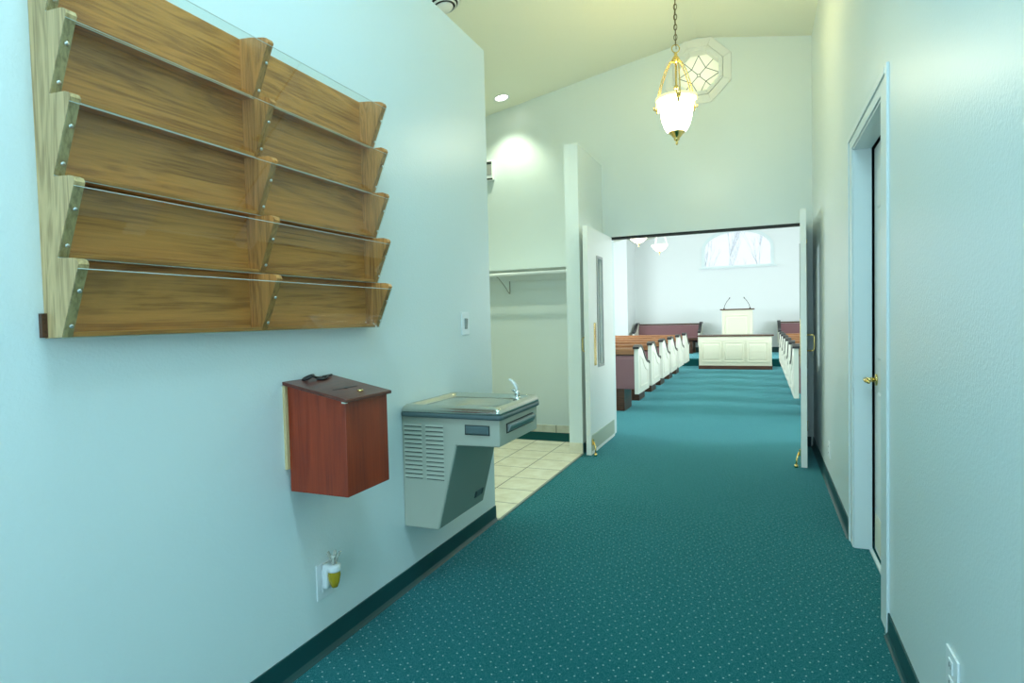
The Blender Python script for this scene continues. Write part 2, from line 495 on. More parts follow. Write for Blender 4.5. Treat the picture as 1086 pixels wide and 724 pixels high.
# door_1: panelled door in the right wall, standing slightly ajar
hx, hy = B+.089, DY0+.016
LW = DY1-DY0-.03
mb = MB()
mb.box(0, .035, 0, LW, .012, DZ-.02)
panels = [(.11, LW/2-.05, .30, .86), (LW/2+.05, LW-.11, .30, .86), (.11, LW/2-.05, 1.02, 1.68), (LW/2+.05, LW-.11, 1.02, 1.68), (.11, LW/2-.05, 1.78, 1.98), (LW/2+.05, LW-.11, 1.78, 1.98)]
for y0, y1, z0, z1 in panels:
    mb.loft([[(0, y0, z0), (0, y1, z0), (0, y1, z1), (0, y0, z1)], [(-.006, y0+.012, z0+.012), (-.006, y1-.012, z0+.012), (-.006, y1-.012, z1-.012), (-.006, y0+.012, z1-.012)]], smooth=False)
d1 = struct(mb.build('door_1', M['door'], bevel=0.002))
d1.location = (hx, hy, 0); d1.rotation_euler = (0, 0, -math.radians(0.5))
MB().box(-.003, 0, .04, LW-.03, .04, .21).build('kick_plate', M['cream'], d1)
lv = MB().cyl((-.008, LW-.065, .915), (0, LW-.065, .915), .03, 20).cyl((-.05, LW-.065, .915), (-.008, LW-.065, .915), .011)
lv.tube([(-.05, LW-.055, .915), (-.055, LW-.09, .915), (-.05, LW-.17, .912)], [.012, .010, .008])
lv.build('door_handle', M['brass'], d1)
struct(MB().box(B+.070, B+.085, DY0, DY1, 0, .012).build('trim_8', M['trim']))

# double doors standing open into the foyer
def leaf(name, x0, x1, y0, y1, face, wallside):
    """face: +1 when the room side (seen from the aisle) is at x1"""
    vy0, vy1, vz0, vz1 = y0+.33, y0+.50, .82, 1.83
    mb = MB()
    mb.box(x0, x1, y0, vy0, .012, 2.10).box(x0, x1, vy1, y1, .012, 2.10).box(x0, x1, vy0, vy1, .012, vz0).box(x0, x1, vy0, vy1, vz1, 2.10)
    d = struct(mb.build(name, M['door'], loc=((x0+x1)/2, y1, 0)))
    fr = MB()
    for xs in ((x0-.008, x0), (x1, x1+.008)):
        fr.box(*xs, vy0-.025, vy0, vz0-.025, vz1+.025).box(*xs, vy1, vy1+.025, vz0-.025, vz1+.025)
        fr.box(*xs, vy0, vy1, vz0-.025, vz0).box(*xs, vy0, vy1, vz1, vz1+.025)
    fr.build('vision_frame', M['grey'], d)
    xm = (x0+x1)/2
    MB().box(xm-.003, xm+.003, vy0, vy1, vz0, vz1).build('vision_pane', M['pane'], d)
    f0, f1 = (x1, x1+.003) if face > 0 else (x0-.003, x0)
    MB().box(f0, f1, y0+.03, y1-.03, .045, .19).build('kick_plate', M['satin'], d)
    MB().box(f0-.001, f1+.002, y0+.17, y0+.24, .82, 1.22).build('push_plate', M['brass'], d, bevel=.002)
    xw, s = (x0, -1) if face > 0 else (x1, 1)
    MB().tube([(xw, y0+.13, .955), (xw+s*.045, y0+.13, .955), (xw+s*.055, y0+.13, .97), (xw+s*.055, y0+.13, 1.07), (xw+s*.045, y0+.13, 1.085), (xw, y0+.13, 1.085)], .006).build('pull_handle', M['brass'], d)
    h = MB()
    xf = f1 if face > 0 else f0
    h.box(min(xf, xf+face*.012), max(xf, xf+face*.012), y0+.02, y0+.06, .10, .15)
    h.tube([(xf+face*.012, y0+.04, .13), (xf+face*.03, y0+.03, .075), (xf+face*.034, y0+.012, .03)], .007)
    h.cyl((xf+face*.034, y0+.012, .03), (xf+face*.034, y0+.008, .004), .014)
    h.build('door_holder', M['brass'], d)
    hg = MB()
    for z in (.2, 1.05, 1.9): hg.cyl((xw, y1-.002, z-.05), (xw, y1-.002, z+.05), .007)
    hg.build('hinge', M['brass'], d)
    return d
leaf('door_2', -1.481, -1.436, 5.255, 6.215, 1, -1)
right_leaf = leaf('door_3', .355, .400, 5.325, 6.23, -1, 1)
right_leaf.rotation_euler = (0, 0, -math.radians(3.7))

# window_1: octagon window with leaded star
def ring(r0, r1, ya, yb, c=(OCX, OCZ)):
    mb = MB()
    o_ = [(c[0]+r1/math.cos(PI/8)*math.cos(PI/8+k*PI/4), c[1]+r1/math.cos(PI/8)*math.sin(PI/8+k*PI/4)) for k in range(8)]
    i_ = [(c[0]+r0/math.cos(PI/8)*math.cos(PI/8+k*PI/4), c[1]+r0/math.cos(PI/8)*math.sin(PI/8+k*PI/4)) for k in range(8)]
    for k in range(8):
        j = (k+1) % 8
        mb.prism([i_[k], o_[k], o_[j], i_[j]], 'y', ya, yb)
    return mb
w1 = ring(.235, .312, Y2-.022, Y2)
w1 = struct(w1.build('window_1', M['door'], bevel=.004))
ring(.195, .232, Y2-.03, Y2+.10).build('window_frame', M['door'], w1, bevel=.004)
rr = .21/math.cos(PI/8)
MB().prism([(OCX+rr*math.cos(PI/8+k*PI/4), OCZ+rr*math.sin(PI/8+k*PI/4)) for k in range(8)], 'y', Y2+.10, Y2+.106).build('pane', M['frost'], w1)
mb = MB(); yy = Y2+.096
def ln(p, q, r=.0032): mb.cyl((OCX+p[0], yy, OCZ+p[1]), (OCX+q[0], yy, OCZ+q[1]), r, 6)
for k in range(4):
    a = PI/4 + k*PI/2
    c_, s_ = math.cos(a), math.sin(a)
    ln((.018*c_, .018*s_), (.205*c_, .205*s_))
    n_ = a + PI/2
    ln((.018*c_, .018*s_), (.018*math.cos(n_), .018*math.sin(n_)))
    b = a + PI/4
    t = (.195*math.cos(b), .195*math.sin(b))
    ln((.095*c_, .095*s_), t)
    ln((.095*math.cos(n_), .095*math.sin(n_)), t)
mb.build('lead_came', M['lead'], w1)

# window_2: arched window of the chancel
mb = MB()
o_ = arch(WX0-.06, WX1+.06, WZ0-.02, WZ1, WZ2+.06); i_ = arch(WX0+.03, WX1-.03, WZ0+.03, WZ1, WZ2-.03)
for k in range(len(o_)):
    j = (k+1) % len(o_)
    mb.prism([i_[k], o_[k], o_[j], i_[j]], 'y', YC-.03, YC+.05)
w2 = struct(mb.build('window_2', M['trim']))
MB().box(WX0-.12, WX1+.12, YC-.09, YC-.03, WZ0-.045, WZ0-.005).build('window_sill', M['trim'], w2, bevel=.004)
MB().prism(arch(WX0+.03, WX1-.03, WZ0+.03, WZ1, WZ2-.03), 'y', YC+.06, YC+.066).build('pane', M['pane'], w2)

# ------------------------------------------------------------------ literature rack on the left wall
ZR = [1.253, 1.44, 1.628, 1.813, 1.999]
PT = .186
YA, YM, YB = .876, 1.49, 2.125
rk = thing('literature_rack', (A, (YA+YB)/2, 1.253), 'large five-tier oak literature rack with clear acrylic fronts on the left wall', 'wall rack')
def tooth_profile(top):
    pr = [(A, ZR[0]-.002)]
    for i, z in enumerate(ZR):
        pr += [(A+.062, z), (A+.126, z+.146), (A+.136, z+.166), (A+.131, z+.176), (A+.118, z+.181)]
        if i < 4: pr += [(A+.075, z+.1835), (A+.062, z+PT-.0015)]
    pr += [(A+.06, ZR[4]+.192), (A+.02, ZR[4]+.196), (A, ZR[4]+.196)]
    return pr
for k, yy in enumerate((YA, YM-.012, YB-.024)):
    MB().prism(tooth_profile(0), 'y', yy, yy+.024).build('end_panel' if k != 1 else 'divider', M['oakside'] if k == 0 else M['oakdiv'], rk, bevel=.0015)
for (ya_, yb_) in ((YA+.024, YM-.012), (YM+.012, YB-.024)):
    for i, z in enumerate(ZR):
        MB().box(A, A+.016, ya_, yb_, z+.012, z+PT+(.010 if i == 4 else 0)).build('back_board', M['oak'], rk)
        MB().box(A, A+.062, ya_, yb_, z, z+.012).build('shelf', M['oak'], rk, bevel=.0015)
MB().box(A, A+.012, YA-.012, YA, 1.253, 1.31).build('wall_cleat', M['walnut'], rk)
for i, z in enumerate(ZR):
    # acrylic sheet lies along the slanted front edges
    p0, p1 = Vector((A+.063, z)), Vector((A+.1275, z+.147))
    d = (p1-p0).normalized(); n_ = Vector((d.y, -d.x))
    q = [p0+n_*.0005, p1+d*.010+n_*.0005, p1+d*.010+n_*.0040, p0+n_*.0040]
    ac = MB().prism([tuple(v) for v in q], 'y', YA, YB).build('acrylic_panel', M['acrylic'], rk)
    for c0_, c1_ in ((q[0], q[3]), (q[1], q[2])):
        e_ = [c0_, c0_+d*.0016, c1_+d*.0016, c1_] if c0_ is q[1] else [c0_-d*.0016, c0_, c1_, c1_-d*.0016]
        MB().prism([tuple(v) for v in e_], 'y', YA, YB).build('polished_edge', M['edge'], ac)
    for yy in (YA+.012, YM, YB-.012):
        for t in (.03, .118):
            c = p0 + d*t
            a_, b_ = c+n_*.004, c+n_*.0065
            MB().cyl((a_.x, yy, a_.y), (b_.x, yy, b_.y), .0048, 12).build('screw', M['silver'], ac)

# ------------------------------------------------------------------ suggestion box
bx0, bx1, by0, by1 = A+.012, -1.301, 1.635, 1.879
bt0, bt1, bb = 1.054, 1.004, .676
sb = thing('suggestion_box', (A, (by0+by1)/2, bb), 'red mahogany suggestion box with slotted slanting lid on the left wall', 'suggestion box')
MB().prism([(bx0, bb), (bx1, bb), (bx1, bt1), (bx0, bt0)], 'y', by0, by1).build('body', M['mahog'], sb, bevel=.0015)
MB().box(A, bx0, by0-.012, by1-.02, bb+.08, bt0).build('mounting_cleat', M['pine'], sb)
sl = (bt1-bt0)/(bx1-bx0)
def lz(x, o=0): return bt0 + sl*(x-bx0) + o
MB().prism([(A+.002, lz(A, .001)), (bx1+.014, lz(bx1+.014, .001)), (bx1+.014, lz(bx1+.014, .013)), (A+.002, lz(A, .013))], 'y', by0-.014, by1+.012).build('lid', M['mahoglid'], sb, bevel=.002)
mb = MB()
mb.prism([(-1.398, lz(-1.398, .0125)), (-1.391, lz(-1.391, .0125)), (-1.391, lz(-1.391, .0136)), (-1.398, lz(-1.398, .0136))], 'y', 1.69, 1.825)
mb.cyl((-1.394, 1.757, lz(-1.394, .0125)), (-1.394, 1.757, lz(-1.394, .0138)), .008)
mb.build('slot', M['black'], sb)
MB().cyl((-1.338, 1.768, lz(-1.338, .012)), (-1.338, 1.768, lz(-1.338, .019)), .011, 20).build('lock', M['brass'], sb, bevel=.002)
MB().box(bx1-.014, bx1+.002, by0-.002, by0+.010, bt1-.006, bt1+.001).build('corner_plate', M['silver'], sb)
# black cord lying on the lid against the wall
pts = []
for i in range(22):
    a = 2*PI*i/20
    pts.append((-1.535+.016*math.cos(a), 1.725+.022*math.sin(a), lz(-1.535, .024)+.007*math.sin(a*1.0+.4)))
for (x, y, o) in ((-1.525, 1.76, .022), (-1.52, 1.78, .019), (-1.53, 1.80, .021), (-1.535, 1.83, .020), (-1.54, 1.86, .020)):
    pts.append((x, y, lz(x, o)))
mb = MB().tube(pts, .0045, 8)
mb.tube([(-1.520, 1.752, lz(-1.52, .0185)), (-1.510, 1.775, lz(-1.51, .0175)), (-1.515, 1.80, lz(-1.515, .0185)), (-1.53, 1.828, lz(-1.53, .0195))], .0045, 8)
tag(mb.build('cord', M['black'], loc=(-1.53, 1.78, 1.07)), 'looped black cord lying on the lid of the red suggestion box', 'cord')

# ------------------------------------------------------------------ drinking fountain
fy0, fy1 = 2.37, 2.845
ft = thing('water_fountain', (A, (fy0+fy1)/2, .305), 'grey wall-mounted drinking fountain with stainless basin on the left wall', 'drinking fountain')
ZU, ZT = .705, .832
mb = MB()
mb.prism([(A, .305), (-1.381, .305), (-1.277, ZU), (-1.06, ZU+.004), (-1.06, ZT), (A, ZT)], 'y', fy0, fy1)
mb.build('cabinet', M['fgrey'], ft, bevel=.006)
# inset slanted front panel, its shade painted in as a darker grey-green
d = Vector((-1.277+1.381, ZU-.305)).normalized(); n_ = Vector((d.y, -d.x))
p0, p1 = Vector((-1.381, .305))+d*.006, Vector((-1.277, ZU))-d*.006
MB().prism([tuple(p0), tuple(p1), tuple(p1+n_*.003), tuple(p0+n_*.003)], 'y', fy0+.006, fy1-.006).build('front_panel', mat('shaded_grey_panel', (0.24, 0.31, 0.26), 0.45), ft)
mb = MB()
c0 = Vector((-1.381, .305))+d*.055+n_*.003
mb.prism([tuple(c0), tuple(c0+d*.038), tuple(c0+d*.038+n_*.003), tuple(c0+n_*.003)], 'y', 2.71, 2.80)
npl = mb.build('name_plate', M['fslate'], ft, bevel=.001)
for (ya_, yb_) in ((2.712, 2.726), (2.790, 2.798)):
    mb = MB()
    c1 = c0+n_*.003+d*.003
    mb.prism([tuple(c1), tuple(c1+d*.032), tuple(c1+d*.032+n_*.001), tuple(c1+n_*.001)], 'y', ya_, yb_)
    mb.build('plate_mark', M['black'], npl)
for (xa, xb) in ((-1.549, -1.455), (-1.434, -1.341)):
    mb, md = MB(), MB()
    for k in range(13):
        z = .542 + k*.0202
        mb.prism([(fy0, z+.010), (fy0-.003, z+.003), (fy0-.003, z+.001), (fy0, z+.007)], 'x', xa, xb)
        md.box(xa+.001, xb-.001, fy0-.0010, fy0, z-.003, z+.0035)
    lv = mb.build('louver_vent', M['fgrey'], ft)
    md.build('vent_slot', M['fdark'], lv)
# push pads
mb = MB().box(-1.229, -1.106, fy0-.003, fy0, .758, .803)
pd = mb.build('side_push_pad', M['fdark'], ft, bevel=.001)
MB().loft([[(-1.225, fy0-.003, .762), (-1.111, fy0-.003, .762), (-1.111, fy0-.003, .799), (-1.225, fy0-.003, .799)], [(-1.219, fy0-.011, .768), (-1.117, fy0-.011, .768), (-1.117, fy0-.011, .793), (-1.219, fy0-.011, .793)]], smooth=False).build('pad_face', M['fslate'], pd)
fb = MB().box(-1.06, -1.057, 2.447, 2.784, .757, .803).build('front_push_bar', M['fdark'], ft, bevel=.001)
MB().prism([(-1.057, .762), (-1.052, .764), (-1.041, .786), (-1.041, .797), (-1.057, .799)], 'y', 2.453, 2.778).build('pad_face', mat('satin_grey_bar', (0.34, 0.38, 0.37), 0.3, 0.6), fb, bevel=.002)
# skirt band and steel top with sunken basin
def se(cx, cy, hx, hy, e, z, n=72):
    out = []
    for k in range(n):
        a = 2*PI*k/n
        c_, s_ = math.cos(a), math.sin(a)
        out.append((cx + hx*math.copysign(abs(c_)**(2/e), c_), cy + hy*math.copysign(abs(s_)**(2/e), s_), z))
    return out
cx, cy = (A-1.046)/2, 2.6075
hx_, hy_ = (-1.046-A)/2, .252
def rounded_loop(cx, cy, hx, hy, z, r=.02):
    out = []
    for q, (sx, sy) in enumerate(((1, 1), (-1, 1), (-1, -1), (1, -1))):
        for k in range(18):
            a = PI/2*q + PI/2*k/17
            out.append((cx + sx*(hx-r) + r*math.cos(a), cy + sy*(hy-r) + r*math.sin(a), z))
    return out
def oval_loop(cx, cy, hx, hy, z):
    return [(cx + hx*math.cos(PI/2*(k+.5)/18), cy + hy*math.sin(PI/2*(k+.5)/18), z) for k in range(72)]
def inset(d, z): return rounded_loop(cx, cy, hx_-d, hy_-d, z)
MB().loft([inset(.004, .829), inset(0, .832), inset(0, .848), inset(.003, .850)], False, False).build('skirt_band', M['fslate'], ft)
L = [inset(.002, .850), inset(.003, .864), inset(.008, .875), inset(.017, .883), inset(.028, .8855), inset(.036, .884), inset(.042, .877), inset(.048, .867), inset(.056, .865)]
L += [oval_loop(cx+.025, cy, .172, .178, .864), oval_loop(cx+.03, cy, .16, .168, .859), oval_loop(cx+.03, cy, .13, .14, .848), oval_loop(cx+.03, cy, .08, .09, .841), oval_loop(cx+.03, cy, .02, .02, .838)]
MB().loft(L).build('steel_top', M['steel'], ft)
MB().cyl((cx+.035, cy, .836), (cx+.035, cy, .842), .022, 20).build('drain', M['chrome'], ft)
bp_ = Vector((-1.128, 2.752, .866))
MB().cyl(bp_, bp_+Vector((0, 0, .018)), .022, 20).cyl(bp_+Vector((0, 0, .018)), bp_+Vector((-.002, 0, .05)), .013, 16).tube([bp_+Vector((0, 0, .035)), bp_+Vector((-.016, 0, .046)), bp_+Vector((-.026, 0, .052))], .007).build('bubbler', M['chrome'], ft)
gp_ = []
for o_, wv in (((.004, .05), .014), ((.000, .066), .017), ((-.010, .084), .018), ((-.024, .098), .015), ((-.040, .106), .010)):
    gp_.append([bp_+Vector((o_[0], -wv, o_[1])), bp_+Vector((o_[0], wv, o_[1])), bp_+Vector((o_[0]-.004, wv, o_[1]-.003)), bp_+Vector((o_[0]-.004, -wv, o_[1]-.003))])
MB().loft(gp_).build('mouth_guard', M['white'], ft)
MB().cyl((A+.012, fy0-.006, .838), (A+.012, fy0, .838), .006, 12).build('rivet', M['silver'], ft)

# ------------------------------------------------------------------ wall plates
ls = tag(MB().box(A, A+.006, 3.0, 3.094, 1.186, 1.318).build('light_switch', M['white'], loc=(A, 3.047, 1.252), bevel=.003), 'white light switch plate on the left wall above the drinking fountain', 'light switch')
MB().prism([(A+.006, 1.222), (A+.009, 1.224), (A+.013, 1.28), (A+.006, 1.283)], 'y', 3.032, 3.062).build('rocker', M['grey'], ls)
def outlet(name, x, s, y0, y1, z0, z1, label):
    o = tag(MB().box(min(x, x+s*.006), max(x, x+s*.006), y0, y1, z0, z1).build(name, M['white'], loc=(x, (y0+y1)/2, (z0+z1)/2), bevel=.002), label, 'outlet')
    cy_, h = (y0+y1)/2, z1-z0
    for q in (.30, .70):
        zc = z0+h*q
        so = MB().box(min(x+s*.006, x+s*.009), max(x+s*.006, x+s*.009), cy_-.017, cy_+.017, zc-.017, zc+.017).build('socket', M['white'], o, bevel=.003)
        mb = MB()
        for dy in (-.007, .007): mb.box(min(x+s*.009, x+s*.0095), max(x+s*.009, x+s*.0095), cy_+dy-.0015, cy_+dy+.0015, zc-.004, zc+.008)
        mb.build('slot', M['black'], so)
    return o
outlet('outlet', A, 1, 1.757, 1.842, .217, .354, 'white outlet on the left wall holding the amber plug-in air freshener')
outlet('outlet', B, -1, 1.772, 1.872, .262, .382, 'white outlet low on the right wall at the bottom corner of the view')
outlet('outlet', B, -1, 4.77, 4.86, .218, .332, 'small far outlet on the right wall between the panelled door and the double doors')
# plug-in air freshener
af = thing('air_freshener', (A+.01, 1.80, .29), 'white plug-in air freshener with amber oil bulb in the left wall outlet', 'air freshener')
mb = MB().loft([se(A+.022, 1.80, .012, .022, 5, .262, 28), se(A+.022, 1.80, .013, .023, 5, .275, 28), se(A+.024, 1.80, .014, .023, 5, .335, 28), se(A+.030, 1.80, .020, .023, 5, .348, 28), se(A+.030, 1.80, .018, .021, 5, .353, 28)])
mb.lathe([(.001, .326), (.023, .327), (.026, .333), (.026, .350), (.020, .354), (.001, .354)], (A+.052, 1.80, 0), 24)
mb.build('plug_body', M['white'], af)
MB().lathe([(.001, .262), (.012, .266), (.019, .285), (.024, .312), (.022, .327)], (A+.052, 1.80, 0), 24).build('oil_bulb', M['amber'], af)
fl = MB()
for k in range(6):
    a = 2*PI*k/6
    c_, s_ = math.cos(a), math.sin(a)
    px_ = lambda r, t: (A+.052 + r*math.cos(a+t), 1.80 + r*math.sin(a+t))
    fl.loft([[(*px_(.010, -.4), .353), (*px_(.010, .4), .353), (*px_(.008, .4), .353), (*px_(.008, -.4), .353)],
             [(*px_(.016, -.42), .375), (*px_(.016, .42), .375), (*px_(.014, .42), .375), (*px_(.014, -.42), .375)],
             [(*px_(.028, -.22), .398), (*px_(.028, .22), .398), (*px_(.026, .22), .398), (*px_(.026, -.22), .398)]])
fl.build('petal_cap', M['clear'], af)

# ------------------------------------------------------------------ coat nook
cs = thing('coat_shelf', (-2.6, 6.05, 1.78), 'white coat shelf with hanging rod in the tiled nook beside the doors', 'coat shelf')
MB().box(-4.2, -1.67, 5.93, Y2, 1.801, 1.815).build('shelf_board', M['trim'], cs)
MB().box(-4.2, -1.67, Y2-.02, Y2, 1.70, 1.801).build('rail', M['trim'], cs)
MB().cyl((-4.2, 5.89, 1.750), (-1.67, 5.89, 1.750), .018, 16).build('hanging_rod', M['white'], cs)
MB().tube([(-2.62, Y2-.02, 1.56), (-2.62, 6.10, 1.64), (-2.62, 5.93, 1.72), (-2.62, 5.89, 1.727)], .004).tube([(-2.62, Y2-.005, 1.56), (-2.62, Y2-.005, 1.79)], .006).build('bracket', M['grey'], cs)
ch = tag(MB().box(-2.90, -2.775, Y2-.05, Y2, 2.85, 3.07).build('wall_chime', M['white'], loc=(-2.84, Y2, 2.96), bevel=.004), 'small grey and white chime box high on the nook wall', 'chime box')
MB().box(-2.885, -2.79, Y2-.054, Y2-.05, 2.905, 3.02).build('speaker_panel', M['grey'], ch)
MB().box(-2.885, -2.79, Y2-.054, Y2-.05, 3.025, 3.055).build('dark_strip', M['fdark'], ch)
MB().box(-2.89, -2.78, Y2-.052, Y2-.05, 2.853, 2.872).build('dark_strip', M['fdark'], ch)

# recessed downlight over the nook, tilted with the ceiling
tilt = math.atan(SL)
def on_ceiling(o, x, y):
    o.location = (x, y, cz(x)); o.rotation_euler = (0, -tilt if x < RX else tilt, 0)
dl = MB().lathe([(.065, 0), (.088, 0), (.088, -.006), (.070, -.008), (.065, 0)], (0, 0, 0), 36).build('recessed_light', M['white'])
tag(dl, 'lit round recessed downlight in the sloping ceiling above the nook', 'ceiling light')
on_ceiling(dl, -2.54, 5.95)
MB().lathe([(.001, -.004), (.064, -.004), (.066, 0)], (0, 0, 0), 36).build('lit_lens', M['lamp'], dl)
def spot(x, y, power, ang=100, color=(0.92, 1.0, 0.76)):
    l = bpy.data.lights.new('downlight_beam', 'SPOT'); l.energy = power; l.spot_size = math.radians(ang); l.spot_blend = .7; l.shadow_soft_size = .05; l.color = color
    o = bpy.data.objects.new('downlight_beam', l); o.location = (x, y, cz(x)-.03); COL.objects.link(o)
spot(-2.54, 5.95, 46)
spot(-2.4, 4.4, 80, 130)  # unseen lamp added to brighten the tiles, no downlight built here
spot(-2.54, 2.6, 40, 130)  # second added lamp, hidden behind the partition, no downlight built

# warm unseen spot, added to make the glow above the panelled door
glow = bpy.data.lights.new('added_glow_spot', 'SPOT')
glow.energy = 26
glow.spot_size = math.radians(34)
glow.spot_blend = 1.0
glow.shadow_soft_size = .04
glow.color = (1.0, 0.86, 0.40)
glow_ob = bpy.data.objects.new('added_glow_spot', glow)
glow_ob.location = (-0.15, 2.55, cz(-0.15)-.03)
glow_ob.rotation_euler = (Vector((B, 2.55, 2.2))-Vector(glow_ob.location)).to_track_quat('-Z', 'Y').to_euler()
COL.objects.link(glow_ob)

# round ceiling diffuser with concentric rings
cd = MB().lathe([(.001, -.058), (.062, -.056), (.070, -.046), (.062, -.040), (.001, -.040)], (0, 0, 0), 40).build('ceiling_diffuser', M['white'])
tag(cd, 'round white ceiling diffuser with black rings at the top edge of the view', 'air diffuser')
on_ceiling(cd, -2.215, 4.10)
MB().lathe([(.088, -.045), (.098, -.034), (.094, -.030), (.084, -.040), (.088, -.045)], (0, 0, 0), 40).build('diffuser_ring', M['white'], cd)
MB().lathe([(.112, -.026), (.135, -.002), (.130, 0), (.108, -.022), (.112, -.026)], (0, 0, 0), 40).build('outer_ring', M['white'], cd)
MB().lathe([(.001, -.003), (.118, -.003), (.118, -.001), (.001, -.001)], (0, 0, 0), 40).cyl((0, 0, -.04), (0, 0, 0), .02).build('dark_throat', M['black'], cd)

# ------------------------------------------------------------------ foyer pendant
PX, PY = -0.554, 4.54
pn = thing('pendant_light', (PX, PY, 2.51), 'lit bell-shaped glass pendant with brass arms hanging on a chain in the foyer', 'pendant light')
prof = [(.055, 2.604), (.070, 2.615), (.088, 2.645), (.103, 2.69), (.112, 2.74), (.116, 2.785), (.118, 2.805), (.126, 2.824), (.142, 2.838)]
MB().lathe(prof, (PX, PY, 0), 48).build('glass_shade', M['shade'], pn)
MB().lathe([(.140, 2.834), (.149, 2.842), (.148, 2.850), (.132, 2.852), (.110, 2.838), (.118, 2.826)], (PX, PY, 0), 48).build('shade_rim', M['rim'], pn)
MB().lathe([(.001, 2.512), (.006, 2.516), (.010, 2.527), (.006, 2.536), (.012, 2.545), (.022, 2.553), (.018, 2.563), (.030, 2.572), (.042, 2.590), (.058, 2.600), (.060, 2.607), (.050, 2.612)], (PX, PY, 0), 28).build('finial', M['brass'], pn)
MB().cyl((PX, PY, 2.60), (PX, PY, 3.10), .007).lathe([(.001, 3.10), (.022, 3.105), (.030, 3.125), (.020, 3.145), (.010, 3.155), (.012, 3.17), (.001, 3.18)], (PX, PY, 0), 24).lathe([(.001, 2.91), (.018, 2.915), (.014, 2.94), (.001, 2.95)], (PX, PY, 0), 20).build('stem', M['brass'], pn)
bulb = bpy.data.lights.new('warm_bulb', 'POINT')
bulb.energy = 22
bulb.shadow_soft_size = .05
bulb.color = (1.0, 0.86, 0.42)
bulb_ob = bpy.data.objects.new('warm_bulb', bulb)
bulb_ob.location = (PX+.03, PY, 2.845)
COL.objects.link(bulb_ob)
rx, ry = R_.x, R_.y
nrm = math.hypot(rx, ry)
for ang in (20, 140, 260):
    a = math.radians(ang) + math.atan2(ry, rx)
    c_, s_ = math.cos(a), math.sin(a)
    tx, ty = -s_, c_
    mb = MB()
    for o_ in (-.012, .012):
        pts = []
        for r_, z_ in ((.018, 3.13), (.045, 3.115), (.080, 3.06), (.110, 2.99), (.132, 2.92), (.146, 2.86), (.152, 2.825), (.160, 2.80), (.172, 2.80), (.176, 2.815), (.168, 2.825)):
            k = o_*min(1, (3.13-z_)/.05+.3)
            pts.append((PX + c_*r_ + tx*k, PY + s_*r_ + ty*k, z_))
        mb.tube(pts, .0042, 8)
    mb.cyl((PX+c_*.150, PY+s_*.150, 2.835), (PX+c_*.150, PY+s_*.150, 2.785), .009).ball((PX+c_*.150, PY+s_*.150, 2.78), .010)
    mb.build('arm', M['brass'], pn)
rg = [(PX + .028*math.cos(2*PI*k/20)*rx/nrm, PY + .028*math.cos(2*PI*k/20)*ry/nrm, 3.205+.028*math.sin(2*PI*k/20)) for k in range(20)]
MB().tube(rg, .004, 8, closed=True).build('top_ring', M['brass'], pn)
mb = MB(); z = 3.235; k = 0
while z < cz(PX)-.05:
    ax = (1, 0) if k % 2 else (0, 1)
    lk = [(PX + .011*math.cos(2*PI*i/14)*ax[0], PY + .011*math.cos(2*PI*i/14)*ax[1], z+.015+.022*math.sin(2*PI*i/14)) for i in range(14)]
    mb.tube(lk, .0033, 6, closed=True); z += .036; k += 1
mb.tube([(PX+.004, PY, 3.2), (PX-.006, PY+.003, 3.45), (PX+.005, PY-.003, 3.7), (PX, PY, cz(PX)-.03)], .0028, 6)
mb.build('chain', M['chain'], pn)
MB().lathe([(.001, 3.965), (.02, 3.955), (.055, 3.97), (.065, 3.992), (.001, 3.996)], (PX, PY, 0), 32).build('canopy', M['brass'], pn)

# ------------------------------------------------------------------ sanctuary furniture
def table(name, x0, x1, y0, y1, z0, z1, label, cat, npan, pz0, pz1, px, top_over=.025, base=.085, strip=None):
    t = thing(name, ((x0+x1)/2, (y0+y1)/2, z0), label, cat)
    MB().box(x0+.02, x1-.02, y0+.02, y1, z0+base, z1-.03).build('body', M['cream'], t)
    if base: MB().box(x0+.008, x1-.008, y0+.008, y1, z0, z0+base).build('plinth', M['walnut'] if npan > 1 else M['cream'], t, bevel=.004)
    MB().box(x0-top_over, x1+top_over, y0-top_over, y1+top_over, z1-.03, z1).build('top', M['walnut'], t, bevel=.006)
    yf = y0+.02
    for k in range(npan):
        a, b = px[k]
        mb = MB()
        def rect(i, y): return [(a+i, y, pz0+i), (b-i, y, pz0+i), (b-i, y, pz1-i), (a+i, y, pz1-i)]
        mb.loft([rect(-.022, yf), rect(-.020, yf-.012), rect(-.004, yf-.012), rect(.004, yf-.002), rect(.03, yf-.002), rect(.05, yf-.010)], smooth=False)
        mb.build('raised_panel', M['cream'], t)
    if strip: MB().box(strip[0], strip[1], yf-.012, yf, strip[2], strip[3]).build('name_rail', M['cream'], t, bevel=.002)
    return t
table('communion_table', -1.36, .25, 14.55, 15.15, 0, .79, 'cream panelled communion table with dark top at the end of the aisle', 'table', 3, .19, .61,
      [(-1.262, -.868), (-.775, -.368), (-.272, .136)], strip=(-1.15, .045, .655, .715))
table('pulpit', -.94, -.165, 16.3, 16.85, .185, 1.405, 'tall cream pulpit with dark top standing behind the communion table', 'pulpit', 1, .50, 1.225, [(-.835, -.30)], base=.08)
mcs = []
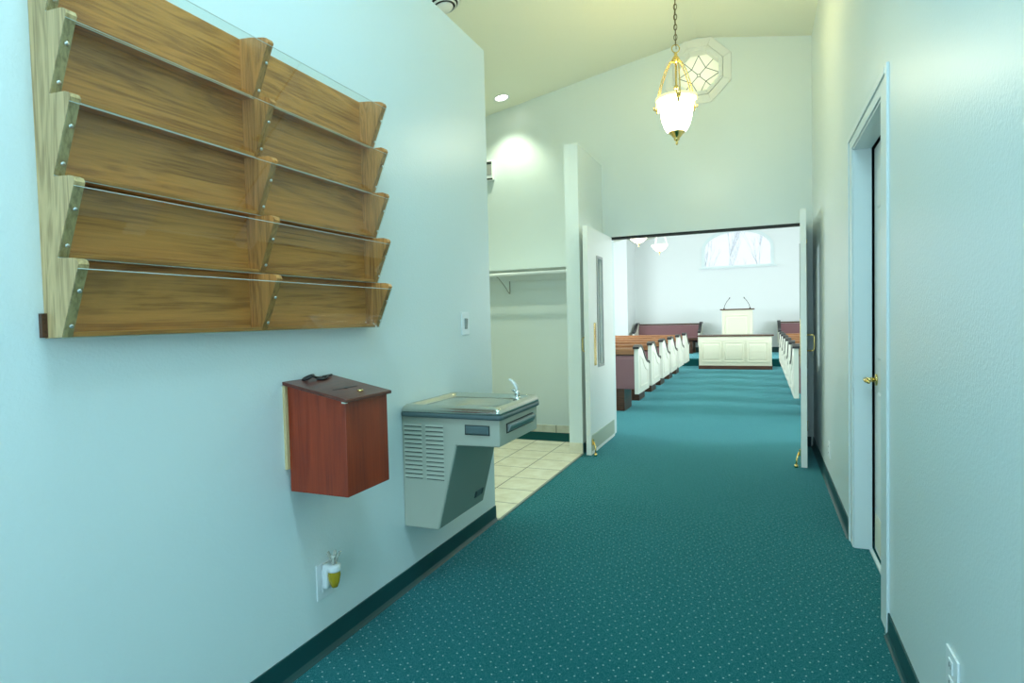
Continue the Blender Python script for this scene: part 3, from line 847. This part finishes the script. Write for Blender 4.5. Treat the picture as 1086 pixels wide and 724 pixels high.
for (xa, xb, lab) in ((-.874, -.746, 'left gooseneck microphone curving up from the pulpit top'), (-.245, -.374, 'right gooseneck microphone curving up from the pulpit top')):
    t = thing('microphone', (xa, 16.45, 1.405), lab, 'microphone', 'gooseneck microphones on the pulpit')
    MB().cyl((xa, 16.45, 1.405), (xa, 16.45, 1.43), .018).build('base', M['black'], t)
    dx = xb-xa
    MB().tube([(xa, 16.45, 1.42), (xa+dx*.15, 16.45, 1.50), (xa+dx*.5, 16.45, 1.59), (xb, 16.46, 1.67)], .006).build('gooseneck', M['black'], t)
    MB().tube([(xb, 16.46, 1.665), (xb+dx*.08, 16.465, 1.69), (xb+dx*.14, 16.47, 1.70)], [.009, .012, .009]).build('capsule', M['black'], t)

def spline(P, n=6):
    out = []
    for i in range(len(P)-1):
        p0, p1, p2, p3 = [Vector(P[max(0, min(len(P)-1, i+k))]) for k in (-1, 0, 1, 2)]
        for j in range(n):
            t = j/n
            out.append(tuple(.5*((2*p1)+(p2-p0)*t+(2*p0-5*p1+4*p2-p3)*t*t+(3*p1-p0-3*p2+p3)*t**3)))
    out.append(tuple(P[-1]))
    return out
CURVE = spline([(0, .845), (.07, .864), (.20, .858), (.31, .812), (.44, .725), (.56, .655), (.68, .618), (.79, .608)])
def pew(name, length, side, label, group, both=False):
    """authored with its aisle end at x=0, running to -x*side; it faces +y"""
    t = thing(name, (0, 0, 0), label, 'pew', group)
    rz = .815 if both else .765
    def X(a, b): return sorted((-side*a, -side*b))
    ends = [0] + ([length-.056] if both else [])
    for e in ends:
        xs = X(e, e+.056)
        poly = [(0, .235), (0, .845)] + CURVE[1:] + [(.79, .58), (.80, .52), (.79, .46), (.80, .30), (.80, .235)]
        ep = MB().prism(poly, 'x', *xs).build('end_panel', M['pewend'], t, bevel=.004)
        cp = MB()
        up = [(y, z+.026) for y, z in CURVE]; up = [(-.03, up[0][1]-.004)] + up + [(.815, .613)]
        lo = [(-.03, CURVE[0][1]-.006)] + [(y, z-.004) for y, z in CURVE] + [(.815, .586)]
        x2 = X(e-.012, e+.068)
        for i in range(len(up)-1):
            cp.prism([lo[i], lo[i+1], up[i+1], up[i]], 'x', *x2)
        cp.build('arm_cap', M['cap'], ep)
        # raised moulding on the aisle face
        in_ = [(.10, .31), (.70, .31), (.70, .50), (.54, .535), (.42, .59), (.29, .70), (.10, .755)]
        cyy, czz = .36, .5
        sm = [(cyy+(y-cyy)*.88, czz+(z-czz)*.88) for y, z in in_]
        xf = -side*e if e == 0 else -side*(e+.056)
        dx = side*.010 if e == 0 else -side*.010
        mb = MB()
        for i in range(len(in_)):
            j = (i+1) % len(in_)
            mb.prism([in_[i], in_[j], sm[j], sm[i]], 'x', *sorted((xf, xf+dx)))
        mb.build('panel_moulding', M['pewend'], ep, bevel=.004)
    e1 = length-.056 if both else length
    xs = X(.056, e1)
    MB().prism([(.015, .44), (.035, .80), (.075, .80), (.075, .44)], 'x', *xs).build('backrest', M['walnut'], t)
    MB().prism([(-.005, rz), (-.005, .835), (.02, .85), (.085, .85), (.10, .835), (.095, rz)], 'x', *xs).build('top_rail', M['walnut' if both else 'cherry'], t, bevel=.004)
    MB().prism([(.004, .30), (.004, .70), (.016, .745), (.034, .745), (.034, .30)], 'x', *sorted((-side*.056, -side*min(e1, length)+side*.0))).build('rear_upholstery', M['mauve'], t, bevel=.006)
    MB().prism([(.075, .46), (.085, rz-.005), (.125, rz-.01), (.15, .46)], 'x', *xs).build('back_cushion', M['mauve'], t, bevel=.012)
    MB().prism([(.075, .36), (.56, .38), (.56, .44), (.075, .42)], 'x', *xs).build('seat', M['walnut'], t, bevel=.004)
    MB().prism([(.09, .42), (.555, .44), (.575, .455), (.56, .485), (.13, .47)], 'x', *xs).build('seat_cushion', M['mauve'], t, bevel=.012)
    for q in (.20, length-.35):
        lg = X(q, q+.12)
        MB().box(*lg, .03, .50, 0, .36).build('leg', M['walnut'], t, bevel=.004)
    for q in (.31, length-.23):
        MB().box(*X(q, q+.03), .0, .03, 0, .77).build('post', M['cherry'], t, bevel=.002)
    return t
PYS = [7.915, 8.96, 10.04, 11.05, 12.15, 13.22]
ORD = ['nearest the double doors', 'second from the double doors', 'third from the double doors', 'fourth from the double doors', 'fifth from the double doors', 'sixth and farthest from the double doors']
pl_ = pew('pew', 3.2, 1, '', 'pews left of the aisle')
pr_ = pew('pew', 3.2, -1, '', 'pews right of the aisle')
for i, y in enumerate(PYS):
    for proto, x, nm in ((pl_, -1.498, 'left'), (pr_, .365, 'right')):
        if nm == 'right' and i == 5: pass
        o = proto if i == 0 else copy_tree(proto)
        o.location = (x, y, 0)
        o['label'] = 'ivory-ended pew %s of the aisle, %s' % (nm, ORD[i])
# chancel benches along the wall behind the table, facing the pews
b1 = pew('chancel_bench', 1.86, 1, 'long mauve upholstered bench on the chancel, left of the pulpit', 'chancel benches', both=True)
for c in list(b1.children):
    pass
b1.location = (-3.40, 17.92, .185); b1.rotation_euler = (0, 0, PI)
b2 = copy_tree(b1)
b2.location = (.43, 17.92, .185)
b2['label'] = 'mauve upholstered bench on the chancel, right of the pulpit'
b1['category'] = 'bench'; b2['category'] = 'bench'

# hanging bowl lights of the sanctuary
def bowl(name, x, y, z, label):
    t = thing(name, (x, y, z), label, 'pendant light', 'bowl pendants in the sanctuary')
    r = .185
    MB().lathe([(.03, 0), (.09, .03), (.15, .08), (.18, .13), (r, .16), (r-.008, .16)], (x, y, z), 40).build('glass_bowl', M['bowl'], t)
    MB().lathe([(.001, -.075), (.012, -.06), (.008, -.04), (.022, -.02), (.032, .002), (.001, .01)], (x, y, z), 20).build('finial', M['brass'], t)
    MB().lathe([(.001, .50), (.03, .505), (.035, .53), (.012, .56), (.001, .56)], (x, y, z), 20).cyl((x, y, z+.55), (x, y, cz(x)), .006).build('stem', M['brass'], t)
    for k in range(3):
        a = 2*PI*k/3 + .25
        c_, s_ = math.cos(a), math.sin(a)
        MB().tube([(x+c_*q, y+s_*q, z+h) for q, h in ((.02, .52), (.07, .47), (.13, .34), (.17, .22), (.188, .155), (.196, .13))], .006).build('arm', M['white'], t)
bowl('bowl_pendant', -2.23, 12.0, 2.72, 'nearer lit glass bowl pendant at the left of the sanctuary, cut by the doorway head')
bowl('bowl_pendant', -2.225, 14.65, 2.81, 'farther lit glass bowl pendant with three arms left of the arched window')

# bare trees beyond the arched window
def tree(x, y, h, label):
    mb = MB()
    def branch(p, d, length, r, depth):
        pts = [p]
        q, dd = Vector(p), Vector(d)
        for i in range(4):
            dd = (dd + Vector((random.uniform(-.10, .10), random.uniform(-.10, .10), .10))).normalized()
            q = q + dd*length/4
            pts.append(tuple(q))
        mb.tube(pts, [r*(1-.2*i) for i in range(5)], 4)
        for i in range((0, 4, 5, 9)[depth]):
            k = random.randint(1, 4)
            a, spread = random.uniform(0, 2*PI), random.uniform(.3, .6)
            branch(pts[k], (dd + Vector((math.cos(a)*spread, math.sin(a)*spread, .25))).normalized(), length*random.uniform(.30, .48), r*.45, depth-1)
    branch((x, y, -.4), (0, 0, 1), h*.66, .05, 3)
    tag(mb.build('tree', M['bark'], loc=(x, y, -.4)), label, 'tree', 'bare trees outside the arched window')
for i, (x, y, h, lab) in enumerate(((-5.9, 36, 6.3, 'leftmost bare tree seen through the arched window'), (-4.9, 43, 6.9, 'small bare tree left of centre in the arched window'),
                       (-3.0, 37, 6.9, 'bare tree just left of the middle of the arched window'), (-1.9, 44, 8.6, 'tallest bare tree in the middle of the arched window'),
                       (-.1, 37, 6.4, 'bare tree right of centre in the arched window'), (1.1, 45, 7.4, 'rightmost bare tree seen through the arched window'))):
    tree(x, y, h, lab)
for o in bpy.data.objects:
    if '_o' in o: del o['_o']
